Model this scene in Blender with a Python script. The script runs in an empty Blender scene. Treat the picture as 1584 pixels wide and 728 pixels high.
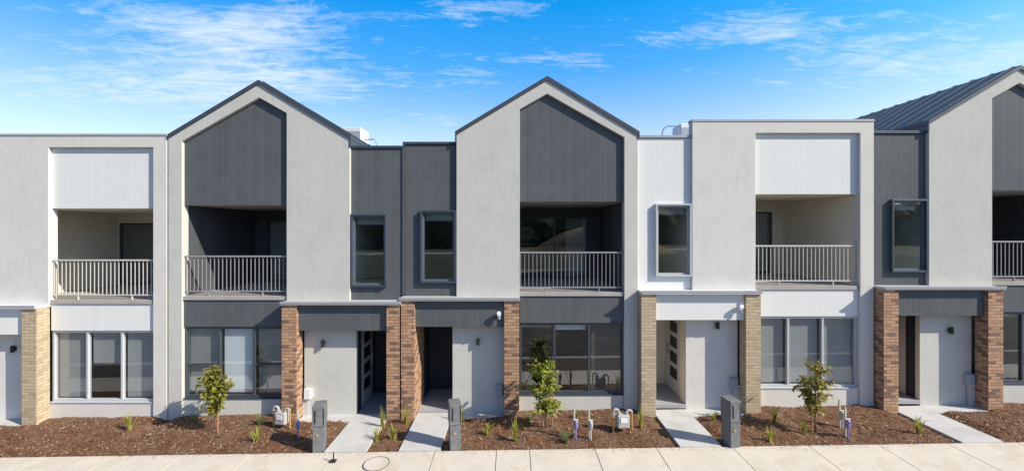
import bpy, bmesh, math, random
from mathutils import Vector, Matrix, noise
random.seed(7)
scene = bpy.context.scene
COL = scene.collection
F, HZ, CX, CAMD, CAMH = 630.0, 355.0, 792.0, 10.5, 4.75      # focal length etc. as solved from the photograph (pixels / metres)

def gz(x):                                                   # the street climbs gently to the right
    return 0.0150 * max(-45.0, min(45.0, x))
def at(px, py, lift=0.0):                                    # a photo point on the garden ground -> world
    x, y = 0.0, 0.0
    z = 0.0
    for _ in range(6):
        d = F * (CAMH - z) / (py - HZ)
        x = (px - CX) / F * d
        z = gz(x) + lift
    return x, d - CAMD, z

# ------------------------------------------------------------------ materials
def new_mat(name):
    m = bpy.data.materials.new(name); m.use_nodes = True
    nt = m.node_tree
    return m, nt, nt.nodes['Principled BSDF']
def N(nt, t, **kw):
    n = nt.nodes.new(t)
    for k, v in kw.items(): setattr(n, k, v)
    return n
def mix_rgb(nt, fac, a, b, mode='MIX'):
    n = N(nt, 'ShaderNodeMix', data_type='RGBA', blend_type=mode)
    for s, v in ((0, fac), (6, a), (7, b)):
        if hasattr(v, 'is_output'): nt.links.new(v, n.inputs[s])
        else: n.inputs[s].default_value = v if s == 0 else (*v[:3], 1)
    return n.outputs[2]
def math_n(nt, op, a, b=None, c=None, clamp=False):
    n = N(nt, 'ShaderNodeMath', operation=op, use_clamp=clamp)
    for i, v in enumerate((a, b, c)):
        if v is None: continue
        if hasattr(v, 'is_output'): nt.links.new(v, n.inputs[i])
        else: n.inputs[i].default_value = v
    return n.outputs[0]
def noise_n(nt, vec, scale, detail=4, rough=0.6, dist=0.0):
    n = N(nt, 'ShaderNodeTexNoise'); n.inputs['Scale'].default_value = scale
    n.inputs['Detail'].default_value = detail; n.inputs['Roughness'].default_value = rough
    n.inputs['Distortion'].default_value = dist
    if vec is not None: nt.links.new(vec, n.inputs['Vector'])
    return n.outputs['Fac']
def ramp(nt, fac, stops):
    r = N(nt, 'ShaderNodeValToRGB')
    el = r.color_ramp.elements
    while len(el) < len(stops): el.new(0.5)
    for e, (p, c) in zip(el, stops):
        e.position = p; e.color = (*c, 1) if len(c) == 3 else c
    nt.links.new(fac, r.inputs[0]); return r.outputs[0]
def bump(nt, b, height, strength, dist, prev=None):
    n = N(nt, 'ShaderNodeBump'); n.inputs['Strength'].default_value = strength; n.inputs['Distance'].default_value = dist
    nt.links.new(height, n.inputs['Height'])
    if prev: nt.links.new(prev, n.inputs['Normal'])
    if b: nt.links.new(n.outputs[0], b.inputs['Normal'])
    return n.outputs[0]
def world_pos(nt): return N(nt, 'ShaderNodeNewGeometry').outputs['Position']
def uv(nt): return N(nt, 'ShaderNodeTexCoord').outputs['UV']

def m_plain(name, c, rough=0.6, var=0.10, scale=3.0, bumpd=0.0, bscale=60, metal=0.0, spec=0.5):
    m, nt, b = new_mat(name)
    p = world_pos(nt)
    f = noise_n(nt, p, scale, 6, 0.65)
    lo = [v * (1 - var) for v in c]; hi = [min(1, v * (1 + var)) for v in c]
    nt.links.new(ramp(nt, f, [(0.3, lo), (0.7, hi)]), b.inputs['Base Color'])
    b.inputs['Roughness'].default_value = rough; b.inputs['Metallic'].default_value = metal
    b.inputs['Specular IOR Level'].default_value = spec
    if bumpd: bump(nt, b, noise_n(nt, p, bscale, 3, 0.6), 0.6, bumpd)
    return m
def m_render(name, c):                                       # acrylic render with faint blotches, streaks and trowel texture
    m, nt, b = new_mat(name)
    p = world_pos(nt)
    f = noise_n(nt, p, 1.3, 7, 0.62, 0.4)
    col = ramp(nt, f, [(0.28, [v * .92 for v in c]), (0.5, c), (0.74, [min(1, v * 1.03) for v in c])])
    mp = N(nt, 'ShaderNodeMapping'); nt.links.new(p, mp.inputs[0]); mp.inputs['Scale'].default_value = (6, 6, .5)
    s = noise_n(nt, mp.outputs[0], 1.4, 5, 0.7)
    col = mix_rgb(nt, ramp(nt, s, [(0.52, (0, 0, 0)), (0.76, (.42, .42, .42))]), col, [v * .80 for v in c])
    nt.links.new(col, b.inputs['Base Color'])
    b.inputs['Roughness'].default_value = .85; b.inputs['Specular IOR Level'].default_value = .25
    h1 = bump(nt, None, noise_n(nt, p, 5, 4, .6), .5, .012)
    bump(nt, b, noise_n(nt, p, 90, 3, .6), .5, .004, h1)
    return m
def m_cladding(name, c, pitch=.15, rough=.5, gd=.0035, patch=1.28):                # vertical grooved boards
    m, nt, b = new_mat(name)
    sx = N(nt, 'ShaderNodeSeparateXYZ'); nt.links.new(uv(nt), sx.inputs[0])
    cell = math_n(nt, 'DIVIDE', sx.outputs[0], pitch)
    fr = math_n(nt, 'FRACT', cell)
    d = math_n(nt, 'ABSOLUTE', math_n(nt, 'SUBTRACT', fr, .5))
    g = math_n(nt, 'MULTIPLY', math_n(nt, 'SUBTRACT', .5, d), 9.0, clamp=True)
    wn = N(nt, 'ShaderNodeTexWhiteNoise', noise_dimensions='1D'); nt.links.new(math_n(nt, 'FLOOR', cell), wn.inputs['W'])
    p = world_pos(nt)
    col = ramp(nt, wn.outputs['Value'], [(0, [v * (1 - (patch-1)*.22) for v in c]), (1, [v * (1 + (patch-1)*.22) for v in c])])
    f = noise_n(nt, p, 2.2, 7, .65, .3)
    col = mix_rgb(nt, ramp(nt, f, [(.40, (0, 0, 0)), (.75, (.55, .55, .55))]), col, [min(.85, v * patch) + .003 for v in c])
    nt.links.new(col, b.inputs['Base Color'])
    nt.links.new(math_n(nt, 'MULTIPLY_ADD', f, .25, rough - .1), b.inputs['Roughness'])
    b.inputs['Specular IOR Level'].default_value = .15
    h = bump(nt, None, g, .55, gd)
    bump(nt, b, noise_n(nt, p, 40, 3), .2, .002, h)
    return m
def m_brick(name, c1, c2, c3, mortar):
    m, nt, b = new_mat(name)
    u = uv(nt)
    t = N(nt, 'ShaderNodeTexBrick'); nt.links.new(u, t.inputs['Vector'])
    t.inputs['Scale'].default_value = 1; t.inputs['Brick Width'].default_value = .22; t.inputs['Row Height'].default_value = .078
    t.inputs['Mortar Size'].default_value = .010; t.inputs['Mortar Smooth'].default_value = .15; t.inputs['Bias'].default_value = -.1
    t.inputs['Color1'].default_value = (*c1, 1); t.inputs['Color2'].default_value = (*c2, 1); t.inputs['Mortar'].default_value = (*mortar, 1)
    # per-brick tone from the brick cell's own number
    s = N(nt, 'ShaderNodeSeparateXYZ'); nt.links.new(u, s.inputs[0])
    row = math_n(nt, 'FLOOR', math_n(nt, 'DIVIDE', s.outputs[1], .078))
    off = math_n(nt, 'MULTIPLY_ADD', math_n(nt, 'FLOORED_MODULO', row, 2.0), -.11, .11)
    colm = math_n(nt, 'FLOOR', math_n(nt, 'DIVIDE', math_n(nt, 'ADD', s.outputs[0], off), .22))
    cv = N(nt, 'ShaderNodeCombineXYZ'); nt.links.new(colm, cv.inputs[0]); nt.links.new(row, cv.inputs[1])
    wn = N(nt, 'ShaderNodeTexWhiteNoise', noise_dimensions='2D'); nt.links.new(cv.outputs[0], wn.inputs['Vector'])
    dark = ramp(nt, wn.outputs['Value'], [(.70, (0, 0, 0)), (.84, (.85, .85, .85))])
    inv = math_n(nt, 'SUBTRACT', 1.0, t.outputs['Fac'])
    col = mix_rgb(nt, math_n(nt, 'MULTIPLY', dark, inv), t.outputs['Color'], c3)
    p = world_pos(nt)
    col = mix_rgb(nt, .35, col, ramp(nt, noise_n(nt, p, 26, 5, .7), [(.3, (.55, .55, .55)), (.7, (1.15, 1.15, 1.15))]), 'MULTIPLY')
    nt.links.new(col, b.inputs['Base Color']); b.inputs['Roughness'].default_value = .85
    h = bump(nt, None, inv, .8, .010)
    bump(nt, b, noise_n(nt, p, 70, 4), .5, .005, h)
    return m
def m_glass(name, tint, boost=.10):
    m = bpy.data.materials.new(name); m.use_nodes = True
    nt = m.node_tree; nt.nodes.clear()
    out = N(nt, 'ShaderNodeOutputMaterial'); mx = N(nt, 'ShaderNodeMixShader')
    tr = N(nt, 'ShaderNodeBsdfTransparent'); tr.inputs[0].default_value = (*tint, 1)
    gl = N(nt, 'ShaderNodeBsdfGlossy'); gl.inputs['Roughness'].default_value = .0; gl.inputs['Color'].default_value = (.92, .96, 1, 1)
    fr = N(nt, 'ShaderNodeFresnel'); fr.inputs[0].default_value = 1.5
    front = math_n(nt, 'SUBTRACT', 1.0, N(nt, 'ShaderNodeNewGeometry').outputs['Backfacing'])
    nt.links.new(math_n(nt, 'MULTIPLY', math_n(nt, 'ADD', fr.outputs[0], boost, clamp=True), front), mx.inputs[0])
    p = world_pos(nt)
    bn = N(nt, 'ShaderNodeBump'); bn.inputs['Strength'].default_value = .10; bn.inputs['Distance'].default_value = .004
    nt.links.new(noise_n(nt, p, 1.6, 2), bn.inputs['Height']); nt.links.new(bn.outputs[0], gl.inputs['Normal'])
    nt.links.new(tr.outputs[0], mx.inputs[1]); nt.links.new(gl.outputs[0], mx.inputs[2]); nt.links.new(mx.outputs[0], out.inputs[0])
    return m
def m_leaf(name, cols, trans=.35):
    m, nt, b = new_mat(name)
    r = N(nt, 'ShaderNodeNewGeometry').outputs['Random Per Island']
    stops = [(i / (len(cols) - 1), c) for i, c in enumerate(cols)]
    col = ramp(nt, r, stops)
    nt.links.new(col, b.inputs['Base Color']); b.inputs['Roughness'].default_value = .45
    out = nt.nodes['Material Output']; t = N(nt, 'ShaderNodeBsdfTranslucent'); nt.links.new(col, t.inputs[0])
    mx = N(nt, 'ShaderNodeMixShader'); mx.inputs[0].default_value = trans
    nt.links.new(b.outputs[0], mx.inputs[1]); nt.links.new(t.outputs[0], mx.inputs[2]); nt.links.new(mx.outputs[0], out.inputs[0])
    return m
def m_concrete(name, c, grain=.16):
    m, nt, b = new_mat(name)
    p = world_pos(nt)
    col = ramp(nt, noise_n(nt, p, 1.8, 8, .68, .5), [(.27, [v * (1 - grain) for v in c]), (.5, c), (.75, [min(1, v * 1.08) for v in c])])
    sp = noise_n(nt, p, 16, 5, .75)
    col = mix_rgb(nt, ramp(nt, sp, [(.56, (0, 0, 0)), (.76, (.45, .45, .45))]), col, [v * .62 for v in c])
    st = noise_n(nt, p, .9, 6, .6, 1.5)
    col = mix_rgb(nt, ramp(nt, st, [(.55, (0, 0, 0)), (.60, (.30, .30, .30)), (.75, (.10, .10, .10))]), col, (c[0]*.74, c[1]*.68, c[2]*.58))
    spk = noise_n(nt, p, 55, 2, .5)
    col = mix_rgb(nt, ramp(nt, spk, [(.70, (0, 0, 0)), (.78, (.6, .6, .6))]), col, [v * .5 for v in c])
    nt.links.new(col, b.inputs['Base Color']); b.inputs['Roughness'].default_value = .9; b.inputs['Specular IOR Level'].default_value = .2
    bump(nt, b, noise_n(nt, p, 120, 3), .4, .003)
    return m
def m_mulch(name):
    m, nt, b = new_mat(name)
    p = world_pos(nt)
    a = noise_n(nt, p, 34, 8, .75, 1.2)
    c = ramp(nt, a, [(.30, (.05, .024, .013)), (.48, (.16, .075, .040)), (.62, (.25, .125, .068)), (.80, (.36, .20, .12))])
    big = noise_n(nt, p, 2.6, 6, .7)
    c = mix_rgb(nt, ramp(nt, big, [(.40, (0, 0, 0)), (.62, (.75, .75, .75))]), c, (.27, .175, .115))
    nt.links.new(c, b.inputs['Base Color']); b.inputs['Roughness'].default_value = .95; b.inputs['Specular IOR Level'].default_value = .1
    bump(nt, b, a, 1.0, .05)
    return m
def m_grass(name, c1, c2, sc=6):
    m, nt, b = new_mat(name)
    p = world_pos(nt)
    nt.links.new(ramp(nt, noise_n(nt, p, sc, 8, .75), [(.3, c1), (.7, c2)]), b.inputs['Base Color']); b.inputs['Roughness'].default_value = .95
    return m

M = {}
M['render_grey'] = m_render('pale grey render', (.565, .555, .505))
M['render_cream'] = m_render('off white render', (.67, .645, .59))
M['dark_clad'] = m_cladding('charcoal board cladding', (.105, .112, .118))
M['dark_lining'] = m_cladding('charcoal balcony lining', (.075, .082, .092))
M['dark_recess'] = m_cladding('shade-darkened charcoal porch lining', (.040, .045, .054))  # charcoal boards again, darkened so the porch recess's shade is in the colour
M['white_clad'] = m_cladding('white board cladding', (.755, .75, .72), gd=.0018, patch=1.06)
M['cream_lining'] = m_plain('cream lining', (.72, .675, .57), .8, .05)
M['trim_dark'] = m_plain('slate metal trim', (.050, .066, .090), .45, .12)
M['trim_white'] = m_plain('white metal trim', (.66, .67, .68), .5, .05)
M['trim_grey'] = m_plain('zinc grey trim', (.40, .40, .42), .5, .08)
M['frame_dark'] = m_plain('slate window frame', (.052, .066, .084), .4, .10)
M['sash_grey'] = m_plain('blue grey sash', (.12, .15, .18), .4, .06)
M['frame_white'] = m_plain('white window frame', (.50, .515, .525), .45, .05)
M['cap_grey'] = m_concrete('pale capping', (.46, .46, .45), .10)
M['roof_dark'] = m_plain('dark metal roof', (.055, .065, .080), .45, .15)
M['roof_pale'] = m_plain('pale metal roof', (.55, .56, .58), .5, .08)
M['brick_red'] = m_brick('red brown brick', (.56, .325, .185), (.41, .215, .118), (.15, .082, .058), (.24, .175, .13))
M['brick_cream'] = m_brick('cream brick', (.58, .46, .30), (.50, .39, .25), (.42, .32, .20), (.42, .335, .23))
M['glass'] = m_glass('window glass', (.92, .95, .96), .16)
M['glass_pale'] = m_glass('pale window glass', (.93, .95, .96), .06)
M['tile'] = m_concrete('balcony tile', (.42, .39, .355), .08)
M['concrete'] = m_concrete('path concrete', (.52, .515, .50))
M['porch_floor'] = m_concrete('shade-darkened porch concrete', (.34, .345, .36))  # path concrete continued, its colour lowered to paint in the recess shade
M['footpath'] = m_concrete('footpath concrete', (.60, .54, .455), .10)
def m_road(name):
    m, nt, b = new_mat(name); p = world_pos(nt)
    c = ramp(nt, noise_n(nt, p, .55, 8, .7, .8), [(.36, (.030,.028,.027)), (.50, (.060,.046,.034)), (.66, (.14,.10,.065))])
    nt.links.new(c, b.inputs['Base Color']); b.inputs['Roughness'].default_value = .95
    return m
M['road'] = m_road('dusty asphalt')
M['kerb'] = m_concrete('kerb concrete', (.45, .43, .40))
M['asphalt'] = m_plain('asphalt', (.040, .036, .033), .9, .25, 30, .004, 150)
M['mulch'] = m_mulch('bark mulch')
M['chip'] = m_leaf('bark chips', [(.07, .034, .019), (.18, .085, .046), (.24, .12, .066), (.31, .165, .095), (.14, .066, .036), (.44, .31, .21), (.33, .22, .15)], .0)
M['lawn'] = m_grass('bare verge', (.06, .042, .028), (.13, .095, .06))
M['field'] = m_grass('dry field', (.06, .062, .022), (.12, .11, .045), .06)
def m_field(name):
    m, nt, b = new_mat(name); p = world_pos(nt)
    mp = N(nt, 'ShaderNodeMapping'); nt.links.new(p, mp.inputs[0]); mp.inputs['Scale'].default_value = (.012, .11, 1)
    c = ramp(nt, noise_n(nt, mp.outputs[0], 1.0, 3, .5), [(.34, (.035, .045, .016)), (.46, (.11, .12, .035)), (.55, (.05, .06, .022)), (.68, (.17, .135, .065))])
    c = mix_rgb(nt, .5, c, ramp(nt, noise_n(nt, p, .5, 8, .7), [(.3, (.5, .5, .5)), (.7, (1.3, 1.3, 1.3))]), 'MULTIPLY')
    nt.links.new(c, b.inputs['Base Color']); b.inputs['Roughness'].default_value = .95
    return m
M['field'] = m_field('banded field')
M['wood_leaf'] = m_grass('far trees', (.012, .022, .008), (.05, .07, .028), .9)
M['rail'] = m_plain('silver grey powder coat', (.30, .29, .295), .45, .05, metal=.0)
M['rail_pale'] = m_plain('pale powder coat', (.56, .54, .50), .45, .05)
M['black'] = m_plain('black fitting', (.018, .019, .021), .5, .1)
M['dark_joint'] = m_plain('joint filler', (.06, .055, .05), .9, .2)
M['white_plastic'] = m_plain('white plastic', (.72, .73, .74), .4, .04)
M['grey_plastic'] = m_plain('grey plastic', (.34, .38, .42), .5, .06)
M['door_white'] = m_plain('white door paint', (.60, .62, .64), .4, .04)
M['blind_white'] = m_plain('white blind', (.90, .90, .89), .9, .04)
M['blind_dark'] = m_plain('brown roller blind', (.11, .095, .082), .9, .12)
M['blind_grey'] = m_plain('grey roller blind', (.36, .36, .345), .9, .05)
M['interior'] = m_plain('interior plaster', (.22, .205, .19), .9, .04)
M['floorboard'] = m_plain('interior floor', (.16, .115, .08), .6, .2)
M['box_stone'] = m_plain('charcoal letterbox stone', (.155, .158, .162), .8, .30, 9, .006, 50)
M['brass'] = m_plain('brass', (.55, .43, .2), .35, .1, metal=.6)
M['timber'] = m_plain('garden timber stake', (.40, .22, .11), .85, .2, 12)
M['bark'] = m_plain('young bark', (.16, .105, .07), .9, .3, 30, .004, 60)
M['leaf_green'] = m_leaf('green shrub leaves', [(.08, .12, .025), (.21, .28, .04), (.42, .44, .065), (.17, .23, .035), (.54, .47, .08), (.12, .17, .03)], .4)
M['leaf_gold'] = m_leaf('olive gold leaves', [(.08, .09, .02), (.24, .24, .035), (.38, .33, .045), (.15, .18, .03), (.46, .40, .06)], .4)
M['leaf_rust'] = m_leaf('rusty leaves', [(.22, .18, .04), (.40, .30, .055), (.26, .30, .06), (.50, .36, .08), (.18, .25, .045)], .4)
M['blade'] = m_leaf('yellow green blades', [(.18, .24, .03), (.36, .40, .05), (.50, .47, .09), (.28, .32, .04)], .45)
M['blade_blue'] = m_leaf('grey green blades', [(.14, .20, .07), (.25, .31, .10), (.34, .36, .13)], .4)
M['gas_body'] = m_plain('pale grey enamel', (.42, .40, .375), .5, .12, 14)
M['yellow_pipe'] = m_plain('ochre pipe', (.46, .31, .10), .6, .12, 12)
M['purple'] = m_plain('lilac pipe', (.24, .19, .43), .5, .08)
M['pale_pipe'] = m_plain('pale timber and pipe', (.52, .48, .40), .6, .1)

# ------------------------------------------------------------------ mesh building
class MB:
    def __init__(s): s.v = []; s.f = []
    def add(s, vs, fs):
        o = len(s.v); s.v += [tuple(v) for v in vs]; s.f += [tuple(i + o for i in f) for f in fs]; return s
    def box(s, x0, x1, y0, y1, z0, z1):
        return s.add([(x0,y0,z0),(x1,y0,z0),(x1,y1,z0),(x0,y1,z0),(x0,y0,z1),(x1,y0,z1),(x1,y1,z1),(x0,y1,z1)],
                     [(0,3,2,1),(4,5,6,7),(0,1,5,4),(1,2,6,5),(2,3,7,6),(3,0,4,7)])
    def prism_y(s, poly, y0, y1):                            # polygon in (x,z) extruded along y
        n = len(poly)
        return s.add([(x,y0,z) for x,z in poly] + [(x,y1,z) for x,z in poly],
                     [tuple(range(n)), tuple(range(2*n-1, n-1, -1))] + [(i,(i+n),(i+1)%n+n,(i+1)%n) for i in range(n)])
    def tube(s, pts, rad, n=10, cap=True):
        pts = [Vector(p) for p in pts]; k = len(pts)
        rs = rad if isinstance(rad, (list, tuple)) else [rad]*k
        vs = []; up = None
        for i, p in enumerate(pts):
            d = (pts[min(i+1,k-1)] - pts[max(i-1,0)]).normalized()
            if up is None: up = d.orthogonal().normalized()
            up = (up - d*up.dot(d)).normalized(); w = d.cross(up)
            for j in range(n):
                a = 2*math.pi*j/n
                vs.append(p + rs[i]*(math.cos(a)*up + math.sin(a)*w))
        fs = [(i*n+j, i*n+(j+1)%n, (i+1)*n+(j+1)%n, (i+1)*n+j) for i in range(k-1) for j in range(n)]
        if cap: fs += [tuple(range(n-1,-1,-1)), tuple(range((k-1)*n, k*n))]
        return s.add(vs, fs)
    def build(s, name, mat, parent=None, bev=0.0, recalc=True, smooth=False, uvs=True):
        me = bpy.data.meshes.new(name); me.from_pydata(s.v, [], s.f); me.validate()
        bm = bmesh.new(); bm.from_mesh(me)
        if recalc: bmesh.ops.recalc_face_normals(bm, faces=bm.faces)
        if uvs:
            L = bm.loops.layers.uv.new('UVMap')
            for f in bm.faces:
                n = f.normal; ax, ay, az = abs(n.x), abs(n.y), abs(n.z)
                for l in f.loops:
                    c = l.vert.co
                    if az > ax and az > ay: l[L].uv = (c.x, c.y)
                    elif ay >= ax: l[L].uv = (c.x, c.z)
                    else: l[L].uv = (c.y, c.z)
        if smooth:
            for f in bm.faces: f.smooth = True
        bm.to_mesh(me); bm.free()
        me.materials.append(mat)
        o = bpy.data.objects.new(name, me); COL.objects.link(o)
        if parent: o.parent = parent
        if bev:
            md = o.modifiers.new('Bevel', 'BEVEL'); md.width = bev; md.segments = 2; md.limit_method = 'ANGLE'
        return o
def tag(o, label=None, cat=None, group=None, kind=None):
    if label: o['label'] = label
    if cat: o['category'] = cat
    if group: o['group'] = group
    if kind: o['kind'] = kind
    return o
def empty(name, loc, rz=0.0):
    o = bpy.data.objects.new(name, None); COL.objects.link(o)
    o.location = loc; o.rotation_euler = (0,0,rz); o.empty_display_size = .2
    return o
def copy_tree(o, parent=None):
    c = o.copy(); COL.objects.link(c)
    if parent: c.parent = parent
    for ch in [k for k in bpy.data.objects if k.parent == o]: copy_tree(ch, c)
    return c

# ------------------------------------------------------------------ the townhouses
ROOF_S, APX, APZ, WID = .60, 2.34, 8.70, 4.68
def townhouse(x0, z0, m, style, label, opt):
    """x0: gable edge beside the entry bay; m=+1 bay on the left, -1 mirrored; u runs from that edge across the gable."""
    dark = style == 'dark'
    R = empty('townhouse', (x0, 0, z0)); tag(R, label, 'townhouse', 'row of townhouses')
    WALL = M['render_grey'] if dark else M['render_cream']; CLAD = M['dark_clad'] if dark else M['white_clad']
    LIN = M['dark_lining'] if dark else M['cream_lining']; TRIM = M['trim_dark'] if dark else M['trim_grey']
    FRM = M['frame_dark'] if dark else M['frame_white']; CAP = M['cap_grey'] if dark else M['trim_white']
    BRK = M['brick_red'] if dark else M['brick_cream']
    class B(MB):                                             # boxes in (u, y, z), mirrored when m = -1
        def b(s, u0, u1, y0, y1, za, zb):
            a, c = sorted((m*u0, m*u1)); return s.box(a, c, y0, y1, za, zb)
        def p(s, poly, y0, y1): return s.prism_y([(m*u, z) for u, z in poly], y0, y1)
    base = -.35
    # front render: solid panel, band over the opening and the slim leg down to the garden, one surface
    if dark:
        rz = lambda u: APZ - .095 - ROOF_S*abs(u-APX)
        izf = lambda u: 8.25 - .565*abs(u-APX)
        poly = [(0,2.96),(1.63,2.96),(1.63,izf(1.63)),(APX,8.25),(4.33,izf(4.33)),(4.33,base),(WID,base),(WID,rz(WID)),(APX,rz(APX)),(0,rz(0))]
        inner = [(1.633,5.48),(4.327,5.48),(4.327,izf(4.33)-.003),(APX,8.246),(1.633,izf(1.63)-.003)]
    else:
        T, IT = 7.36, 7.07
        poly = [(0,2.96),(1.63,2.96),(1.63,IT),(4.33,IT),(4.33,base),(WID,base),(WID,T),(0,T)]
        inner = [(1.633,5.50),(4.327,5.50),(4.327,IT-.003),(1.633,IT-.003)]
    B().p(poly, 0, .22).build('rendered_wall', WALL, R, .006)
    B().p(inner, .085, .215).build('gable_panel' if dark else 'upper_panel', CLAD, R)
    # shell
    top = 7.19 if dark else 6.94
    B().b(.004,.20,.224,8.8,base,top).b(4.46,WID-.004,.224,8.8,base,top).build('side_wall', WALL, R)
    if dark: B().p([(0,base),(WID,base),(WID,rz(WID)-.01),(APX,rz(APX)-.01),(0,rz(0)-.01)],8.8,9.0).build('rear_wall', WALL, R)
    else: B().b(0,WID,8.8,9.0,base,6.94).build('rear_wall', WALL, R)
    if dark:
        t = .09/math.cos(math.atan(ROOF_S)); e0, e1 = -.035, WID+(.0 if opt.get('tight') else .035)
        rf = B().p([(e0,APZ-ROOF_S*(APX-e0)),(APX,APZ),(e1,APZ-ROOF_S*(e1-APX)),(e1,APZ-ROOF_S*(e1-APX)-t),(APX,APZ-t),(e0,APZ-ROOF_S*(APX-e0)-t)],-.03,9.05).build('roof', M['roof_dark'], R)
        rb = B()
        for q in range(20):
            y0 = .12 + .46*q
            for u0, u1 in ((e0, APX-.02), (APX+.02, e1)):
                z0, z1 = APZ-ROOF_S*abs(APX-u0), APZ-ROOF_S*abs(u1-APX)
                rb.p([(u0,z0+.001),(u1,z1+.001),(u1,z1+.035),(u0,z0+.035)], y0, y0+.03)
        rb.build('roof_ribs', M['roof_dark'], rf)
        za = APZ-ROOF_S*APX-t
        B().b(-.035,-.003,-.02,9.0,za-.21,za-.01).build('eave_flashing', M['roof_dark'], rf)
        if not opt.get('tight'): B().b(WID+.003,WID+.035,-.02,9.0,za-.10,za-.01).build('eave_flashing', M['roof_dark'], rf)
    else:
        rf = B().b(.0,WID,.224,9.0,6.945,7.04).build('roof', M['roof_pale'], R)
        B().b(-.015,WID,-.015,.235,7.362,7.42).build('parapet_cap', TRIM, rf, .004)
    # upper entry bay
    bt = 6.95
    wu0, wu1, wz0, wz1 = -.94, -.012, 3.37, 5.25
    B().b(-1.40,wu0,.085,.2,3.0,bt).b(wu0,-.004,.085,.2,wz1,bt).b(wu0,-.004,.085,.2,3.0,wz0).b(wu1,-.004,.085,.2,wz0,wz1).build('bay_wall', CLAD, R)
    B().b(-1.396,-1.20,.204,9.0,base,bt-.005).b(-1.20,-.004,8.8,9.0,base,bt-.005).build('bay_side_wall', WALL, R)
    br = B().b(-1.39,-.008,.21,8.99,bt-.02,bt+.01).build('bay_roof', M['roof_pale'] if not dark else M['roof_dark'], R)
    B().b(-1.40,-.004,.05,.23,bt+.012,bt+.075).build('parapet_cap', TRIM, br, .003)
    if opt.get('corner'): B().b(-1.405,-1.36,.055,.083,3.06,bt+.01).build('corner_trim', CLAD, R)
    # side window, a projecting box frame
    w = B(); fw = .045
    w.b(wu0,wu0+fw,.0,.14,wz0,wz1).b(wu1-fw,wu1,.0,.14,wz0,wz1).b(wu0+fw,wu1-fw,.0,.14,wz1-fw,wz1).b(wu0+fw,wu1-fw,.0,.14,wz0,wz0+fw)
    g = .045
    wo = w.build('window', M['trim_dark'] if dark else FRM, R, .004); w = B()
    w.b(wu0+fw,wu0+fw+g,.07,.12,wz0+fw,wz1-fw).b(wu1-fw-g,wu1-fw,.07,.12,wz0+fw,wz1-fw).b(wu0+fw+g,wu1-fw-g,.07,.12,wz1-fw-g,wz1-fw).b(wu0+fw+g,wu1-fw-g,.07,.12,wz0+fw,wz0+fw+g)
    w.build('sash', M['sash_grey'] if dark else M['trim_grey'], wo, .003)
    B().b(wu0+fw+g,wu1-fw-g,.092,.098,wz0+fw+g,wz1-fw-g).build('pane', M['glass'], wo, uvs=False)
    B().b(wu0+.1,wu1-.1,.20,.215,wz1-.27,wz1-.06).build('blind', M['blind_grey'], wo)
    # bay interior
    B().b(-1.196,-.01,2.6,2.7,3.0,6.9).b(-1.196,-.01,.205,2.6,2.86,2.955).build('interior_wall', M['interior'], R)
    # balcony cavity
    B().b(1.637,4.323,.03,.21,3.035,3.13).b(.21,4.455,.225,3.0,3.035,3.13).build('balcony_floor', M['tile'], R)
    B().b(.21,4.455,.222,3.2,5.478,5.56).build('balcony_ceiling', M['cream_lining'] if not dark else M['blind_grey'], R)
    bw = B(); du0, du1, dz1 = .55, 3.98, 5.17
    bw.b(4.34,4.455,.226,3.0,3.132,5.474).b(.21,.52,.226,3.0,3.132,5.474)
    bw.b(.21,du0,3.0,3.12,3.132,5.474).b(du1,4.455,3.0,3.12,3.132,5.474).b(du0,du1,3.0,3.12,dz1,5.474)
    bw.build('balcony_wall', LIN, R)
    dr = B(); n = 3; pw = (du1-du0)/n; f = .05
    dr.b(du0,du1,3.02,3.10,dz1-f,dz1-.003).b(du0,du1,3.02,3.10,3.133,3.133+f)
    for k in range(n+1):
        uu = du0+.003 + k*(pw-.002); dr.b(uu-(f/2 if 0<k<n else (0 if k==0 else f)),uu+(f/2 if 0<k<n else (f if k==0 else 0)),3.022,3.098,3.133+f,dz1-f)
    do = dr.build('balcony_door', M['frame_dark'] if dark else M['trim_dark'], R)
    for k in range(n):
        B().b(du0+k*pw+.03,du0+(k+1)*pw-.03,3.05,3.056,3.19,dz1-.06).build('pane', M['glass'], do, uvs=False)
    B().b(du0+2.35*pw,du0+2.95*pw,3.16,3.19,3.2,dz1-.02).build('curtain', M['blind_grey'], do)
    # upper room behind the sliding door
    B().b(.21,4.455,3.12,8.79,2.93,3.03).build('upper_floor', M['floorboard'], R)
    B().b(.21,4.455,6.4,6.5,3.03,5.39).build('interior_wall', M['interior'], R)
    # railing
    RAIL = M['rail'] if dark else M['rail_pale']
    rl = B().b(1.635,4.325,.075,.125,4.135,4.175).build('balcony_railing', RAIL, R, .004)
    B().b(1.635,4.325,.085,.115,3.235,3.265).build('bottom_rail', RAIL, rl, .003)
    nb = 26
    first = None
    for k in range(nb):
        u = 1.66 + (4.30-1.66)*k/(nb-1)
        if first is None:
            bo = B().b(-.0075,.0075,.0925,.1075,3.267,4.133).build('baluster', RAIL, rl, uvs=False); first = bo
        else:
            bo = first.copy(); COL.objects.link(bo); bo.parent = rl
        bo.location = (m*u, 0, 0)
    for u in (2.3, 3.7): B().b(u-.012,u+.012,.078,.114,3.132,3.234).build('rail_post', RAIL, rl, uvs=False)
    # fascia over the garden window
    fa = B().b(1.635,4.325,.06,.215,2.335,3.02).build('window_fascia', CLAD, R, .003)
    B().b(1.635,4.325,.035,.215,3.022,3.034).build('drip_trim', TRIM, fa)
    # garden window
    gu0, gu1, gz0, gz1 = 1.635, 4.325, .50, 2.33
    w = B(); ff = .055
    w.b(gu0,gu1,.09,.18,gz1-ff,gz1).b(gu0,gu1,.09,.18,gz0,gz0+ff)
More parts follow.
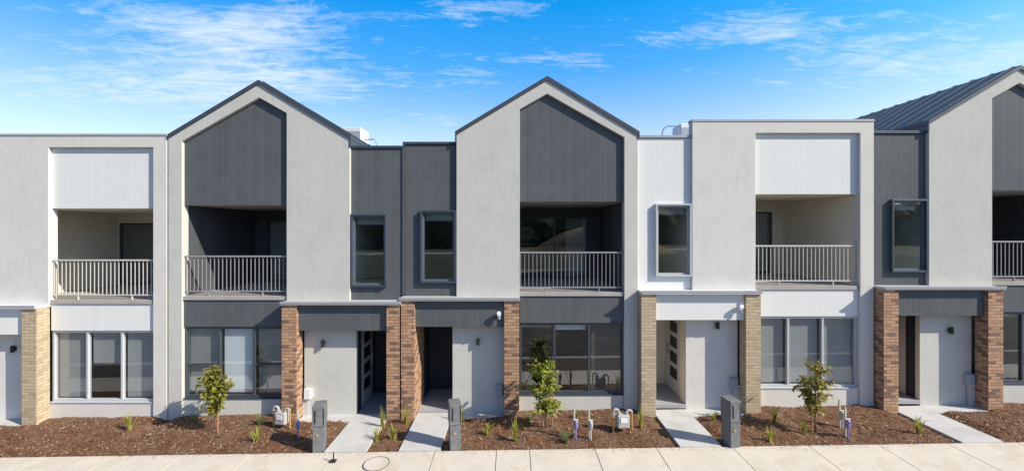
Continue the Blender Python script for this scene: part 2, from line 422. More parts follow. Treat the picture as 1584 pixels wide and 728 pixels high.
    cuts = [gu0, gu0+.90, gu0+1.80, gu1]
    for k, u in enumerate(cuts):
        a = u if k == 0 else (u-ff if k == 3 else u-ff/2); w.b(a,a+ff,.092,.178,gz0+ff,gz1-ff)
    wo = w.build('window', FRM, R, .003)
    B().b(gu0,gu1,.03,.21,gz0-.03,gz0-.002).build('sill', FRM, wo)
    for k in range(3):
        B().b(cuts[k]+.03,cuts[k+1]-.03,.13,.136,gz0+.05,gz1-.05).build('pane', M['glass' if dark else 'glass_pale'], wo, uvs=False)
        bl = opt.get('blinds', (None,)*3)[k]
        if bl:
            zb = gz0+.03 + (1-bl[1])*(gz1-gz0); a0 = cuts[k]+.04 + bl[2]*.8; a1 = cuts[k]+.04+bl[3]*.8
            mm = B()
            nfold = 1
            for q in range(nfold):
                yo = .215 + (.006 if q % 2 else 0); mm.b(a0+(a1-a0)*q/nfold, a0+(a1-a0)*(q+1)/nfold-.001, yo, yo+.012, zb, gz1-.02)
            mm.build('blind', M[bl[0]], wo)
    if opt.get('transom'): B().b(cuts[0]+.06,cuts[1]-.03,.10,.17,1.33,1.37).b(cuts[2]+.03,cuts[3]-.06,.10,.17,1.33,1.37).build('transom', FRM, wo)
    B().b(1.10,4.325,.05,.215,base,gz0-.032).build('lower_wall', WALL, R)
    B().b(.21,4.455,.23,8.79,-.1,.06).build('ground_floor', M['floorboard'], R)
    B().b(.21,4.455,4.4,4.5,.06,2.92).build('interior_wall', M['interior'], R)
    B().b(.21,4.455,.23,4.4,2.80,2.92).build('ceiling', M['blind_white'], R)
    # porch: piers, capping, fascia, walls
    B().b(-1.395,-1.02,-.25,.88,base,2.955).build('brick_pier', BRK, R, .004)
    B().b(1.238,1.615,-.25,.048,base,2.955).build('brick_pier', BRK, R, .004)
    cp = B().b(-1.40,1.63,-.30,-.004,2.962,3.03).b(-1.40,-.008,-.003,.081,2.962,3.03).build('porch_cap', CAP, R, .006)
    B().b(-1.402,1.632,-.312,-.30,3.005,3.055).build('cap_flashing', TRIM if not dark else M['trim_grey'], cp)
    B().b(-1.017,1.235,-.165,-.05,2.29,2.958).build('porch_fascia', CLAD, R, .003)
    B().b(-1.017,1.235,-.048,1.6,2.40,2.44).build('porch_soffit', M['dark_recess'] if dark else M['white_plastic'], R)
    pw_ = B().b(-.118,1.235,.12,.24,base,2.397).build('porch_wall', WALL, R, .004)
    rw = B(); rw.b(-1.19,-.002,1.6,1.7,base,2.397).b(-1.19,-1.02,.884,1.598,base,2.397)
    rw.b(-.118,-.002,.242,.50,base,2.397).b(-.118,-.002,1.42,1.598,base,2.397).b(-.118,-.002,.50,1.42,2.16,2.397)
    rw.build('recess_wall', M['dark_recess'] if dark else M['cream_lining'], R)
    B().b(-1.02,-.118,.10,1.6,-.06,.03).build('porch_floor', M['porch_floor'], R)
    d = B().b(-.105,-.06,.505,1.415,.035,2.155).build('front_door', M['door_white'], R, .003)
    for k in range(4):
        z = .42 + k*.43
        B().b(-.112,-.106,.72,1.2,z,z+.30).build('pane', M['black'], d)
    B().b(-.15,-.107,1.30,1.33,1.0,1.3).build('handle', M['rail'], d)
    # fittings
    lu, lz = opt.get('lamp', (.64, 1.86))
    l = B(); l.tube([(m*lu,.05,lz-.085),(m*lu,.05,lz+.085)], .042, 14); l.b(lu-.03,lu+.03,.085,.119,lz-.05,lz+.05); l.build('wall_lamp', M['black'], R)
    if opt.get('flood'):
        s = B(); s.b(1.06,1.15,-.225,-.166,2.56,2.62); s.tube([(m*1.105,-.22,2.64),(m*1.105,-.31,2.66)], [.05,.055], 14)
        so = s.build('security_light', M['white_plastic'], R, .004)
        q = MB(); q.tube([(m*1.105,-.26,2.56),(m*1.105,-.27,2.50)], [.038,.03], 12); q.build('sensor', M['grey_plastic'], so)
    mb = B().b(1.02,1.18,-.01,.118,.48,.74).build('meter_box', M['grey_plastic'] if opt.get('meter') == 'grey' else M['white_plastic'], R, .008)
    q = B(); q.tube([(m*1.10,.085,.48),(m*1.10,.085,-.05)], .022, 10); q.build('conduit', M['grey_plastic'], mb)
    return R

XS2, XS3, XS1 = -1.433, 4.65, -4.183
townhouse(XS2, 0.0, 1, 'dark', 'grey gabled townhouse in the middle, with a white light on its porch fascia',
          {'flood': True, 'meter': 'grey', 'lamp': (.556, 1.85), 'corner': True, 'blinds': (('blind_grey', .10, 0, 1), ('blind_white', .13, 0, 1), ('blind_dark', .99, .05, 1))})
townhouse(XS1, -.10, -1, 'dark', 'grey gabled townhouse with white blind in its garden window, leftmost gable of the photo',
          {'tight': True, 'meter': 'white', 'lamp': (.72, 1.90), 'transom': True, 'blinds': (('blind_grey', .97, 0, 1), ('blind_white', .97, 0, 1.0), ('blind_grey', .96, .0, 1))})
townhouse(XS3, .17, 1, 'white', 'white flat topped townhouse with cream brick piers, right of the middle grey gable',
          {'flood': True, 'meter': 'grey', 'lamp': (.68, 2.1), 'blinds': (('blind_grey', .98, 0, 1), ('blind_grey', .98, 0, 1), ('blind_grey', .98, 0, 1))})
townhouse(XS1-WID-4.72, -.20, 1, 'white', 'white flat topped townhouse at the left end of the row, beside the leftmost gable',
          {'meter': 'grey', 'blinds': (('blind_grey', .98, 0, 1), ('blind_grey', .5, 0, 1), ('blind_grey', .98, 0, 1))})
townhouse(XS3+WID+1.42, .28, 1, 'dark', 'grey gabled townhouse at the right end of the row, beyond the flat white one',
          {'meter': 'grey', 'blinds': (('blind_grey', .1, 0, 1), ('blind_grey', .6, 0, 1), ('blind_grey', .1, 0, 1))})

# ------------------------------------------------------------------ ground, footpath, road
def strip(name, x0, x1, y0, y1, dz, th, mat, kind='structure', nx=2, bev=0):
    b = MB(); xs = [x0+(x1-x0)*i/nx for i in range(nx+1)]; vs = []
    for x in xs:
        for y, t in ((y0,0),(y1,0),(y1,-th),(y0,-th)): vs.append((x, y, gz(x)+dz+t))
    fs = []
    for i in range(nx):
        a, c = i*4, (i+1)*4
        for j in range(4): fs.append((a+j, c+j, c+(j+1)%4, a+(j+1)%4))
    fs += [(0,1,2,3), (nx*4+3, nx*4+2, nx*4+1, nx*4)]
    b.add(vs, fs); o = b.build(name, mat, None, bev); o['kind'] = kind
    return o
g = MB(); ys = [-900,-160,-60,-24,-12.2,-12,12,30,900]; xs = [-900,-45,-20,0,20,45,900]
g.add([(x,y,gz(x)-.16 + (-.3 if y < -20 else 0)) for y in ys for x in xs], [(j*7+i, j*7+i+1, (j+1)*7+i+1, (j+1)*7+i) for j in range(8) for i in range(6)])
tag(g.build('ground', M['field']), kind='structure')
FY0, FY1 = -2.95, -1.70
# footpath in bays cut at the joints the photo shows
jpx = [673, 768, 819, 920, 1015, 1132, 1250]
jx = [(p-CX)/F*8.8 for p in jpx]
left = [-3.84, -5.6, -7.1, -8.6, -10.1, -11.6, -13.1, -14.6, -16.1]; right = [7.9, 9.4, 10.9, 12.4, 13.9, 15.4, 17]
cuts = sorted([-45.0] + left + jx + right + [45.0])
fp = MB()
for a, c in zip(cuts[:-1], cuts[1:]):
    a2, c2 = a+.007, c-.007
    fp.add([(a2,FY0,gz(a2)-.02),(c2,FY0,gz(c2)-.02),(c2,FY1,gz(c2)),(a2,FY1,gz(a2)),(a2,FY0,gz(a2)-.14),(c2,FY0,gz(c2)-.14),(c2,FY1,gz(c2)-.14),(a2,FY1,gz(a2)-.14)],
           [(0,1,2,3),(7,6,5,4),(0,4,5,1),(1,5,6,2),(2,6,7,3),(3,7,4,0)])
tag(fp.build('footpath', M['footpath'], None, .004), kind='structure')
strip('footpath_base', -45, 45, FY0+.01, FY1-.002, -.045, .1, M['dark_joint'])
strip('verge', -45, 45, -4.3, FY0-.004, -.035, .2, M['lawn'])
strip('kerb', -45, 45, -4.55, -4.304, -.03, .3, M['kerb'], bev=.02)
strip('road', -45, 45, -12.6, -4.554, -.155, .2, M['road'])
strip('kerb', -45, 45, -12.9, -12.604, -.03, .3, M['kerb'], bev=.02)
strip('verge', -45, 45, -20, -12.904, -.04, .2, M['lawn'])
strip('road', -45, 45, -86, -81, -.40, .2, M['kerb'])
def fpath(x0, x1):
    strip('path', x0, x1, FY1+.006, .098, .022, .16, M['concrete'], bev=.006)
PATHS = []; APRONS = []
for (x0, m) in ((XS1-WID-4.72,1),(XS1,-1),(XS2,1),(XS3,1),(XS3+WID+1.42,1)):
    a, c = sorted((x0-m*1.02, x0-m*.118)); PATHS.append((a, c)); fpath(a, c)
    a2, c2 = sorted((x0-m*.114, x0+m*1.234)); APRONS.append((a2, c2)); strip('porch_apron', a2, c2, -.30, .118, .015, .14, M['concrete'], bev=.006)

# ------------------------------------------------------------------ mulch beds and loose bark
beds = [(-13.7,-8.9),(-8.86,PATHS[1][0]-.006),(PATHS[1][1]+.006,PATHS[2][0]-.006),(PATHS[2][1]+.006,PATHS[3][0]-.006),(PATHS[3][1]+.006,PATHS[4][0]-.006),(PATHS[4][1]+.006,16.5)]
beds[0] = (-13.4, beds[1][0]-.0)
def mz(x, y):
    for a, c in beds:
        if a-.02 <= x <= c+.02: break
    if y > -.285 and any(p-.02 <= x <= q+.02 for p, q in APRONS): return gz(x) - .14
    e = min(x-a, c-x, y-FY1); e = max(0, min(1, e/.35)); e = e*e*(3-2*e)
    t = max(0, min(1, (y-FY1)/1.7))
    return gz(x) - .03 + e*(.045 + .05*t + .05*noise.noise((x*1.3, y*1.3, 2.0)) + .022*noise.noise((x*6, y*6, 5))) + .007*noise.noise((x*22, y*22, 1))
for a, c in beds:
    nx = max(8, int((c-a)/.05)); ny = 40
    b = MB(); y0, y1 = FY1+.004, .21
    b.add([(a+(c-a)*i/nx, y0+(y1-y0)*j/ny, mz(a+(c-a)*i/nx, y0+(y1-y0)*j/ny)) for j in range(ny+1) for i in range(nx+1)],
          [(j*(nx+1)+i, j*(nx+1)+i+1, (j+1)*(nx+1)+i+1, (j+1)*(nx+1)+i) for j in range(ny) for i in range(nx)])
    b.add([(a,y0,gz(a)-.2),(c,y0,gz(c)-.2),(c,y0,gz(c)-.02),(a,y0,gz(a)-.02)], [(0,1,2,3)])
    o = b.build('mulch_bed', M['mulch'], recalc=False, smooth=True); o['kind'] = 'structure'
ch = MB(); rnd = random.Random(3)
for _ in range(24000):
    a, c = rnd.choices(beds, [k[1]-k[0] for k in beds])[0]
    x = rnd.uniform(a+.01, c-.01); y = FY1 + .02 + rnd.random()**1.15*1.75
    L = rnd.choice((.008,.012,.018,.026,.040))*rnd.uniform(.7,1.2); W = min(L*.6, rnd.uniform(.004,.012)); t = rnd.uniform(0,6.28); tl = rnd.uniform(-.5,.5); tw = rnd.uniform(-.5,.5)
    z = mz(x,y) + .006 + rnd.random()*.008
    dx, dy = math.cos(t), math.sin(t)
    p = [(x+sx*L*dx-sy*W*dy, y+sx*L*dy+sy*W*dx, z+sx*L*tl+sy*W*tw) for sx, sy in ((-1,-1),(1,-.7),(1,.8),(-1,1))]
    ch.add(p, [(0,1,2,3)])
for _ in range(700):                                         # chips kicked onto paths and footpath
    x = rnd.uniform(-9, 9); y = FY1 - abs(rnd.gauss(0,.07)); L = rnd.uniform(.006,.016); t = rnd.uniform(0,6.28); z = gz(x)+.004
    ch.add([(x+L*math.cos(t+k), y+L*.6*math.sin(t+k), z+.003*(k>2)) for k in (0,1.57,3.14,4.7)], [(0,1,2,3)])
tag(ch.build('bark_chips', M['chip'], recalc=False, uvs=False), 'loose brown bark chips scattered over the garden beds', 'mulch', kind='stuff')

# ------------------------------------------------------------------ letterboxes
def letterbox():
    R = empty('letterbox', (0,0,0))
    w, d = .115, .15
    MB().box(-w,w,-d,d,-.1,.57).build('post', M['box_stone'], R, .008)
    b = MB().box(-w-.012,w+.012,-d-.012,d+.012,.578,1.03).build('box', M['box_stone'], R, .008)
    MB().box(-w+.030,-w+.062,-d-.017,-d-.0125,.66,.95).build('slot', M['black'], b)
    MB().box(w-.02+.0,w+.0,-d-.016,-d-.013,.62,.98).build('door_seam', M['black'], b)
    q = MB(); q.tube([(-.02,-d+.002,.40),(-.02,-d-.012,.40)], .030, 14); q.build('number_disc', M['brass'], R)
    return R
lb = letterbox()
LBX = [((703,697), 'dark charcoal letterbox pillar right of the path in the middle of the photo'),
       ((494,700), 'dark charcoal letterbox pillar left of the concrete path to the left gabled house'),
       ((1131,693), 'dark charcoal letterbox pillar right of the path to the white flat topped house')]
for i, ((px, py), lab) in enumerate(LBX):
    o = lb if i == 0 else copy_tree(lb)
    x, y, z = at(px, py-6); o.location = (x, y+.02, gz(x)-.03); o.rotation_euler = (0,0,math.radians((16,14,10)[i])); tag(o, lab, 'letterbox', 'letterboxes along the footpath')

# ------------------------------------------------------------------ plants
def tuft_mesh(n, h, spread, seed, droop=.5, wid=.011):
    r = random.Random(seed); b = MB()
    for _ in range(n):
        a = r.uniform(0,6.28); hh = h*r.uniform(.55,1.05); s = spread*r.uniform(.3,1.1); w = wid*r.uniform(.7,1.2)
        ox, oy = r.gauss(0,.018), r.gauss(0,.018); dx, dy = math.cos(a), math.sin(a); vs = []
        K = 5
        for k in range(K+1):
            t = k/K; rad = s*t**1.8; z = hh*(t - droop*.5*t**3*(s/spread))
            ww = w*(1-t)**.6 + .001
            vs += [(ox+dx*rad-dy*ww, oy+dy*rad+dx*ww, z), (ox+dx*rad+dy*ww, oy+dy*rad-dx*ww, z)]
        b.add(vs, [(2*k,2*k+1,2*k+3,2*k+2) for k in range(K)])
    return b
protos = [tuft_mesh(26,.44,.20,1), tuft_mesh(20,.34,.17,2,.7), tuft_mesh(40,.22,.15,3,.3,.008), tuft_mesh(24,.62,.16,4,.3,.012)]
pm = []
for i, b in enumerate(protos):
    o = b.build('grass_tuft', M['blade_blue'] if i == 2 else M['blade'], recalc=False, uvs=False); pm.append(o)
used = set()
TUFTS = [(755,676,1,.95,'short yellow green tuft in the bark right of the middle letterbox'),
 (797,683,0,1.0,'splayed yellow green tuft between middle letterbox and young tree'),
 (991,664,3,.80,'tall green tuft at the foot of the cream brick pier beside the gas meter'),
 (876,684,2,1.0,'low grey green tuft in the bark in front of the lilac standpipe'),
 (818,652,2,.8,'small green tuft behind the young tree in the middle bed'),
 (892,648,2,.7,'tiny green tuft against the wall under the middle garden window'),
 (627,655,0,.9,'bushy yellow green tuft against the sharp red brick pier'),
 (608,680,1,1.0,'thin yellow green tuft in the narrow bed between two concrete paths'),
 (583,680,1,.9,'yellow green tuft on the right edge of the left path'),
 (592,660,3,.75,'tall pale tuft at the foot of the pier ending the left porch'),
 (714,652,0,.75,'pale yellow tuft behind the middle letterbox near the porch wall'),
 (396,684,1,.9,'yellow green tuft in the bark left of the left letterbox'),
 (402,660,2,1.0,'grey green tuft right of the leftmost young tree'),
 (300,655,2,.9,'low tuft at the far left against the wall under the window'),
 (1198,655,0,.85,'yellow tuft near the cream brick pier right of the right letterbox'),
 (1192,682,1,1.0,'leaning yellow tuft in front of the right garden bed'),
 (1243,672,0,.7,'dark green tuft in front of the rusty leaved young tree'),
 (1104,652,1,.8,'small yellow tuft left of the right letterbox'),
 (200,668,0,.9,'yellow green tuft in the bed under the far left white house'),
 (1420,672,0,.9,'yellow green tuft in the bed at the far right')]
rt = random.Random(5)
for px, py, k, s, lab in TUFTS:
    o = pm[k]
    if k in used: o = o.copy(); COL.objects.link(o)
    used.add(k)
    x, y, z = at(px, py); o.location = (x, y, mz(x, max(y,FY1+.03))-.005); o.scale = (s*1.2,s*1.2,s*1.3); o.rotation_euler = (0,0,rt.uniform(0,6.28))
    tag(o, lab, 'grass tuft', 'grassy tufts in the garden beds')

def young_tree(px, py, H, wid, low, leafm, seed, label, nleaf=1500):
    x, y, z = at(px, py); z = mz(x, y)-.01
    R = empty('young_tree', (x,y,z), 0); tag(R, label, 'tree', 'young trees in the front gardens')
    r = random.Random(seed); tb = MB(); tips = []
    tp = [(0,0,0)]
    for k in range(1,7): tp.append((r.gauss(0,.018)*k**.5, r.gauss(0,.018)*k**.5, H*.93*k/6))
    tb.tube(tp, [.021-.0028*k for k in range(7)], 8)
    for _ in range(44):
        t = r.uniform(low, .97); k = min(5, int(t*6)); f = t*6-k
        p0 = Vector(tp[k]).lerp(Vector(tp[k+1]), f)*1.0
        env = math.sin(math.pi*min(1,max(.08,(t-low)/(1.03-low)))**.75)**.7
        a = r.uniform(0,6.28); L = wid*env*r.uniform(.45,1.0)
        p1 = p0 + Vector((math.cos(a)*L*.55, math.sin(a)*L*.55, L*.35)); p2 = p0 + Vector((math.cos(a)*L, math.sin(a)*L, L*r.uniform(.25,.75)))
        tb.tube([p0,p1,p2], [.007,.005,.002], 5); tips += [(p0.lerp(p1,.6),.8),(p1,1),(p1.lerp(p2,.5),1),(p2,1.2)]
    tips.append((Vector(tp[-1]),1.2)); tips.append((Vector(tp[-1])+Vector((0,0,.05)),1))
    tb.build('trunk', M['bark'], R, uvs=False, smooth=True)
    lv = MB()
    for _ in range(nleaf):
        c, sp = r.choice(tips)
        c = c + Vector((r.gauss(0,.042), r.gauss(0,.042), r.gauss(0,.038)))
        a = r.uniform(0,6.28); el = r.uniform(-.9,.5); d = Vector((math.cos(a)*math.cos(el), math.sin(a)*math.cos(el), math.sin(el)))
        w = d.cross(Vector((r.gauss(0,.4),r.gauss(0,.4),1))).normalized(); L = r.choice((.045,.07,.09,.12))*r.uniform(.85,1.15); W = L*r.uniform(.24,.36)
        n = w.cross(d)
        p = [c, c+d*L*.4+w*W+n*.006, c+d*L*.75+w*W*.7-n*.004, c+d*L-n*.014, c+d*L*.75-w*W*.7-n*.004, c+d*L*.4-w*W+n*.006]
        lv.add(p, [(0,1,2,3),(0,3,4,5)])
    lv.build('crown', M[leafm], R, recalc=False, uvs=False)
    return R
young_tree(845,664,1.62,.52,.22,'leaf_green',11,'young green tree in front of the middle dark framed garden window')
young_tree(334,668,1.62,.38,.28,'leaf_gold',12,'young olive green tree in front of the window with a white blind at left')
young_tree(1262,668,1.72,.42,.27,'leaf_rust',13,'young rusty leaved tree in front of the white framed window at right', 1050)
def stake(px, py, h, lab, tilt=0.0):
    x, y, z = at(px, py); z = mz(x,y)
    b = MB(); b.tube([(0,0,-.1),(tilt,0,h)], .014, 6)
    o = b.build('garden_stake', M['timber'], uvs=False); o.location = (x,y,z); tag(o, lab, 'stake', 'timber stakes beside the young trees')
stake(854,662,1.15,'timber stake right beside the young green tree in the middle',.02)
stake(840,662,.55,'shorter timber stake left of the middle young tree trunk',-.01)
stake(1256,672,.7,'timber stake beside the rusty leaved young tree')
stake(337,672,.5,'timber stake beside the olive young tree at left')

# ------------------------------------------------------------------ meters and standpipes
def gas_meter():
    R = empty('gas_meter', (0,0,0))
    b = MB().box(-.15,.15,-.10,.10,.10,.42).build('meter_body', M['gas_body'], R, .03)
    MB().box(-.085,.085,-.112,-.098,.24,.36).build('dial_plate', M['white_plastic'], b, .004)
    q = MB(); q.tube([(-.10,0,.40),(-.10,0,.50),(-.13,0,.535),(-.20,0,.54),(-.235,0,.50)], .030, 10); q.tube([(-.1,0,.43),(-.1,0,.47)], .045, 10); q.build('inlet_elbow', M['gas_body'], R, smooth=False, uvs=False)
    q = MB(); q.tube([(.10,0,.40),(.10,0,.47),(.13,0,.50),(.20,0,.50),(.235,0,.46)], .028, 10); q.tube([(.1,0,.43),(.1,0,.46)], .042, 10); q.build('outlet_elbow', M['gas_body'], R, uvs=False)
    q = MB(); q.tube([(-.235,0,.50),(-.235,0,-.1)], .022, 10); q.build('inlet_pipe', M['yellow_pipe'], R, uvs=False)
    q = MB(); q.tube([(.235,0,.46),(.235,0,-.1)], .018, 10); q.build('outlet_pipe', M['yellow_pipe'], R, uvs=False)
    q = MB(); q.tube([(-.235,-.03,.44),(-.235,.03,.44)], .03, 10); q.box(-.25,-.16,-.035,-.025,.43,.455); q.build('valve', M['grey_plastic'], R, uvs=False)
    return R
gm = gas_meter()
for i, (px, py, s, lab) in enumerate([(963,669,.95,'pale grey gas meter on ochre pipes beside the cream brick pier'),
                                 (436,664,.92,'pale gas meter in front of the brick pier of the left gabled house')]):
    o = gm if i == 0 else copy_tree(gm)
    x, y, z = at(px, py); o.location = (x, y, mz(x,y)+.0); o.scale = (s,)*3; o.rotation_euler = (0,0,(.1,-.15)[i]); tag(o, lab, 'gas meter', 'gas meters in the garden beds')
def standpipe(mat):
    R = empty('water_standpipe', (0,0,0))
    q = MB(); q.tube([(0,0,-.1),(0,0,.32)], .017, 10); q.build('pipe', M[mat], R, uvs=False)
    q = MB(); q.tube([(0,0,.24),(0,0,.30),(0,0,.40),(0,0,.43)], [.03,.046,.046,.02], 12); q.tube([(0,0,.37),(0,-.09,.37),(0,-.10,.32)], .014, 8); q.build('tap', M[mat if mat == 'purple' else 'gas_body'], R, uvs=False)
    q = MB(); q.tube([(-.022,.05,-.1),(-.03,.05,.62)], .026, 4); q.tube([(-.03,.05,.62),(-.03,.05,.70)], [.028,.02], 4); q.build('post', M['pale_pipe'], R, uvs=False)
    q = MB(); q.tube([(-.05,0,.445),(.05,0,.445)], .012, 8); q.build('tap_handle', M['white_plastic'], R, uvs=False)
    return R
sp = standpipe('purple'); sw = standpipe('pale_pipe')
for i, (src, px, py, s, lab) in enumerate([(sp,891,681,1.0,'lilac water standpipe on a pale post, left of the white tapped one'),
        (sw,914,682,.98,'white tapped water standpipe between the lilac one and the gas meter'),
        (sp,461,678,.9,'lilac water standpipe left of the left letterbox'),
        (sp,1312,678,.95,'lilac water standpipe at the right end of the rusty tree bed'),
        (sw,1303,664,.95,'pale water standpipe just left of the far right lilac one')]):
    o = src if i < 2 else copy_tree(src)
    x, y, z = at(px, py); o.location = (x, y, mz(x,max(y,FY1+.02))); o.scale = (s,)*3; tag(o, lab, 'standpipe', 'water standpipes in the garden beds')

# ------------------------------------------------------------------ footpath fittings
x, y, z = at(582, 716)
R = MB(); n = 40; zc = gz(x)-.004
for r0, r1, h in ((.248,.264,.004),):
    for i in range(n):
        a0, a1 = 2*math.pi*i/n, 2*math.pi*(i+1)/n
        R.add([(r*math.cos(a), r*math.sin(a), hh) for r, a, hh in ((r0,a0,h),(r1,a0,h),(r1,a1,h),(r0,a1,h))], [(0,1,2,3)])
mh = empty('manhole_cover', (x,y,zc)); tag(mh, 'round concrete manhole cover with dark rim in the footpath', 'manhole cover')
R.build('rim', M['black'], mh, recalc=False, uvs=False)
q = MB(); q.tube([(0,0,-.03),(0,0,.003)], .247, 40); q.build('lid', M['footpath'], mh, uvs=False)
x, y, z = at(516, 713)
mk = empty('marker_peg', (x,y,gz(x)-.006)); tag(mk, 'small black peg with a square foot on the footpath below the left path', 'peg')
q = MB(); q.tube([(0,0,0),(0,0,.20)], .014, 8); q.build('stem', M['black'], mk, uvs=False)
MB().box(-.07,.05,-.05,.05,0,.035).build('foot', M['black'], mk, .008)

# ------------------------------------------------------------------ roof plant
def cooler(name, loc, sx, sy, sz, lab, pipe):
    R = empty(name, loc); tag(R, lab, 'roof unit', 'cooling units on the roofs')
    MB().box(-sx,sx,-sy,sy,.06,sz).build('casing', M['white_plastic'], R, .02)
    MB().box(-sx*.92,sx*.92,-sy-.012,-sy-.002,.16,sz-.12).build('grille', M['grey_plastic'], R)
    MB().box(-sx*.8,sx*.8,-sy*.8,sy*.8,-.45,.058).build('base', M['trim_grey'], R)
    q = MB(); q.tube(pipe, .022, 8); q.build('pipe', M['grey_plastic'], R, uvs=False)
cooler('roof_cooler', (-5.16,2.9,7.46), .32,.35,.56, 'white cooling unit on the roof slope behind the left gable', [(.30,0,.25),(.66,-.05,.25),(.74,-.1,.10),(.76,-.1,-.5)])
cooler('roof_cooler', (4.98,1.35,7.26), .20,.3,.50, 'pale cooling unit with curved pipe behind the white flat parapet', [(-.10,0,.50),(-.45,0,.50),(-.56,0,.42),(-.60,0,.30),(-.60,0,-.25)])
cooler('roof_cooler', (5.95,2.0,7.30), .62,.4,.62, 'long low white roof unit just showing above the white parapet', [(.0,0,.62),(.0,0,.70),(.06,0,.74)])

# ------------------------------------------------------------------ land across the road (seen in the windows)
wd = MB(); rw = random.Random(9)
ico = bmesh.new(); bmesh.ops.create_icosphere(ico, subdivisions=2, radius=1.0)
iv = [v.co.copy() for v in ico.verts]; ifc = [tuple(v.index for v in f.verts) for f in ico.faces]; ico.free()
for k in range(240):
    x = rw.uniform(-170,170); y = -rw.uniform(112,140); h = rw.uniform(11,16); w = h*rw.uniform(.35,.6)
    for q in range(3):
        ox, oy, oz = rw.gauss(0,w*.4), rw.gauss(0,w*.4), h*rw.uniform(.15,.72)
        wd.add([(x+ox+v.x*w*(1+.5*noise.noise(v*2.2+Vector((k,q,0)))), y+oy+v.y*w*(1+.4*noise.noise(v*2+Vector((q,k,0)))), -.8+oz+v.z*h*.36*(1+.5*noise.noise(v*2.5+Vector((0,k,q))))) for v in iv], ifc)
tag(wd.build('far_woodland', M['wood_leaf'], recalc=False, uvs=False), 'dark wood across the field opposite the houses', 'wood', kind='stuff')
em = MB(); nx = 60
em.add([(x, y, zz + (rw.random()*.6 if zz > 0 else 0)) for y, zz in ((-34,-.6),(-40,.6),(-46,.9),(-56,-.6)) for x in [(-90+3*i) for i in range(nx+1)]], [(j*(nx+1)+i, j*(nx+1)+i+1, (j+1)*(nx+1)+i+1, (j+1)*(nx+1)+i) for j in range(3) for i in range(nx)])
M['soil'] = m_plain('bare soil', (.055, .06, .025), .95, .45, .3)
mo = MB(); K = 24
mo.add([(14+(i/K-.5)*44, -52+(j/K-.5)*22, -.55 + 6.4*math.exp(-((i/K-.5)*4.4)**2-((j/K-.5)*4.2)**2)*(1+.25*noise.noise((i*.35,j*.35,4)))) for j in range(K+1) for i in range(K+1)],
       [(j*(K+1)+i, j*(K+1)+i+1, (j+1)*(K+1)+i+1, (j+1)*(K+1)+i) for j in range(K) for i in range(K)])
M['ochre'] = m_plain('ochre soil', (.26, .17, .075), .95, .4, .5)
tag(mo.build('hill', M['ochre'], smooth=True, recalc=False), kind='structure')
tag(em.build('earth_bank', M['soil'], smooth=True), kind='structure')

# ------------------------------------------------------------------ sun, sky, camera
SUN = Vector((1.28, -.55, 1.0)).normalized()
sl = bpy.data.lights.new('sun', 'SUN'); sl.energy = 4.8; sl.angle = math.radians(.55); sl.color = (1.0, .93, .80)
so = bpy.data.objects.new('sun', sl); COL.objects.link(so); so.rotation_euler = SUN.to_track_quat('Z', 'Y').to_euler(); so.location = (20,-20,30)
w = bpy.data.worlds.new('World'); scene.world = w; w.use_nodes = True
nt = w.node_tree; bg = nt.nodes['Background']; bg.inputs[1].default_value = .12
sk = N(nt, 'ShaderNodeTexSky', sky_type='NISHITA', sun_disc=False)
sk.sun_elevation = math.asin(SUN.z); sk.sun_rotation = math.atan2(SUN.x, SUN.y); sk.air_density = 1.0; sk.dust_density = .6; sk.ozone_density = 3.0
tc = N(nt, 'ShaderNodeTexCoord'); sp_ = N(nt, 'ShaderNodeSeparateXYZ'); nt.links.new(tc.outputs['Generated'], sp_.inputs[0])
# deep polarised blue away from the sun, paling to the horizon
tint = ramp(nt, sp_.outputs[2], [(.10,(.84,.63,.54)),(.22,(.66,.60,.60)),(.36,(.17,.51,.68)),(.48,(.018,.50,.73)),(.75,(.15,.36,.42))])
north = math_n(nt, 'MULTIPLY_ADD', sp_.outputs[1], 1.6, .1, clamp=True)
tint = mix_rgb(nt, 1.0, tint, (2.5,2.5,2.5), 'MULTIPLY')
tint = mix_rgb(nt, north, (.78,.90,1.07), tint)
sky = mix_rgb(nt, 1.0, sk.outputs[0], tint, 'MULTIPLY')
west = math_n(nt, 'MULTIPLY', math_n(nt, 'SUBTRACT', math_n(nt, 'MULTIPLY', sp_.outputs[0], -1.0), .15), .75, clamp=True)
sky = mix_rgb(nt, west, sky, mix_rgb(nt, 1.0, sky, (.40,.52,.75), 'MULTIPLY'))
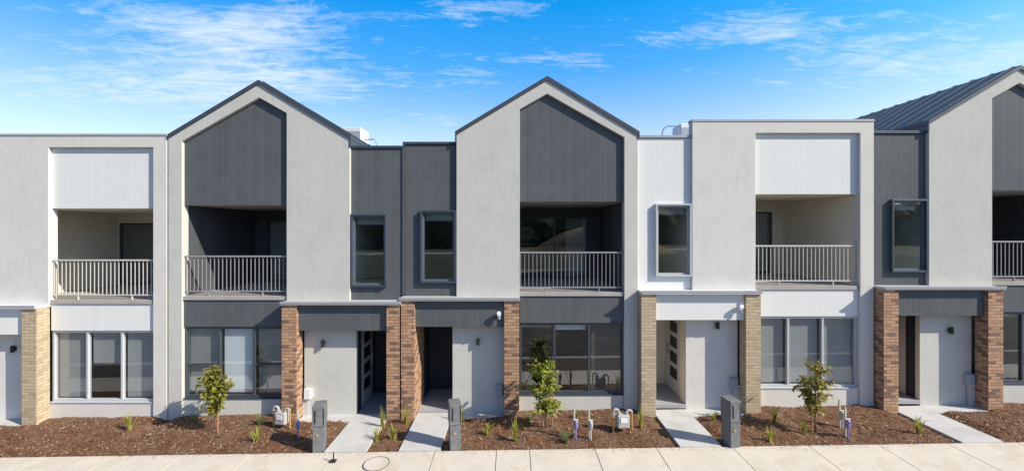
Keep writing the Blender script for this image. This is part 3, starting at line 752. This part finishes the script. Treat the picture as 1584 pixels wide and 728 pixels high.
# cirrus: streaks on a plane high overhead, found from the view direction
zz = math_n(nt, 'ADD', math_n(nt, 'MAXIMUM', sp_.outputs[2], 0.0), .08)
P = math_n(nt, 'DIVIDE', sp_.outputs[0], zz); Q = math_n(nt, 'DIVIDE', sp_.outputs[1], zz)
cv = N(nt, 'ShaderNodeCombineXYZ'); nt.links.new(P, cv.inputs[0]); nt.links.new(Q, cv.inputs[1])
def blob(cx, cy, rx, ry, amp):
    a = math_n(nt, 'DIVIDE', math_n(nt, 'SUBTRACT', P, cx), rx); b = math_n(nt, 'DIVIDE', math_n(nt, 'SUBTRACT', Q, cy), ry)
    d = math_n(nt, 'ADD', math_n(nt, 'MULTIPLY', a, a), math_n(nt, 'MULTIPLY', b, b))
    return math_n(nt, 'MULTIPLY', math_n(nt, 'EXPONENT', math_n(nt, 'MULTIPLY', d, -1.0)), amp)
cover = None
for args in ((-1.30,2.10,.52,.50,.235),(-1.15,1.66,.45,.20,.20),(-1.80,2.33,.40,.35,.14),(1.0,1.70,.42,.14,.21),(-.35,2.15,.5,.25,.10),(.3,2.0,.3,.16,.14),(-.5,2.9,.6,.4,.08),(-2.3,2.1,.5,.4,.12),(1.9,1.9,.7,.4,.16),(.7,3.3,.8,.5,.05),(-.25,1.6,.5,.10,.12)):
    o = blob(*args); cover = o if cover is None else math_n(nt, 'ADD', cover, o)
mp = N(nt, 'ShaderNodeMapping'); nt.links.new(cv.outputs[0], mp.inputs[0]); mp.inputs['Rotation'].default_value = (0,0,math.radians(-18)); mp.inputs['Scale'].default_value = (1.5,5.2,1)
n1 = noise_n(nt, mp.outputs[0], 1.9, 14, .72, .8)
n2 = noise_n(nt, cv.outputs[0], 6.0, 8, .7, .8)
dens = math_n(nt, 'ADD', math_n(nt, 'MULTIPLY', n1, .72), math_n(nt, 'MULTIPLY', n2, .28))
dens = math_n(nt, 'SUBTRACT', math_n(nt, 'ADD', dens, cover), .60)
dens = math_n(nt, 'MULTIPLY', dens, 3.0, clamp=True)
cl = mix_rgb(nt, math_n(nt, 'MULTIPLY', dens, .9), sky, (6.0, 6.4, 6.8))
nt.links.new(cl, bg.inputs[0])

cam = bpy.data.cameras.new('camera'); co = bpy.data.objects.new('camera', cam); COL.objects.link(co)
co.location = (0, -CAMD, CAMH); co.rotation_euler = (math.radians(90), 0, 0)
cam.sensor_width = 36; cam.lens = 36*F/1584; cam.shift_y = -(364-HZ)/1584; cam.clip_end = 3000; cam.clip_start = .05
scene.camera = co
scene.view_settings.view_transform = 'Standard'; scene.view_settings.look = 'None'
scene.view_settings.exposure = .45; scene.view_settings.gamma = 1
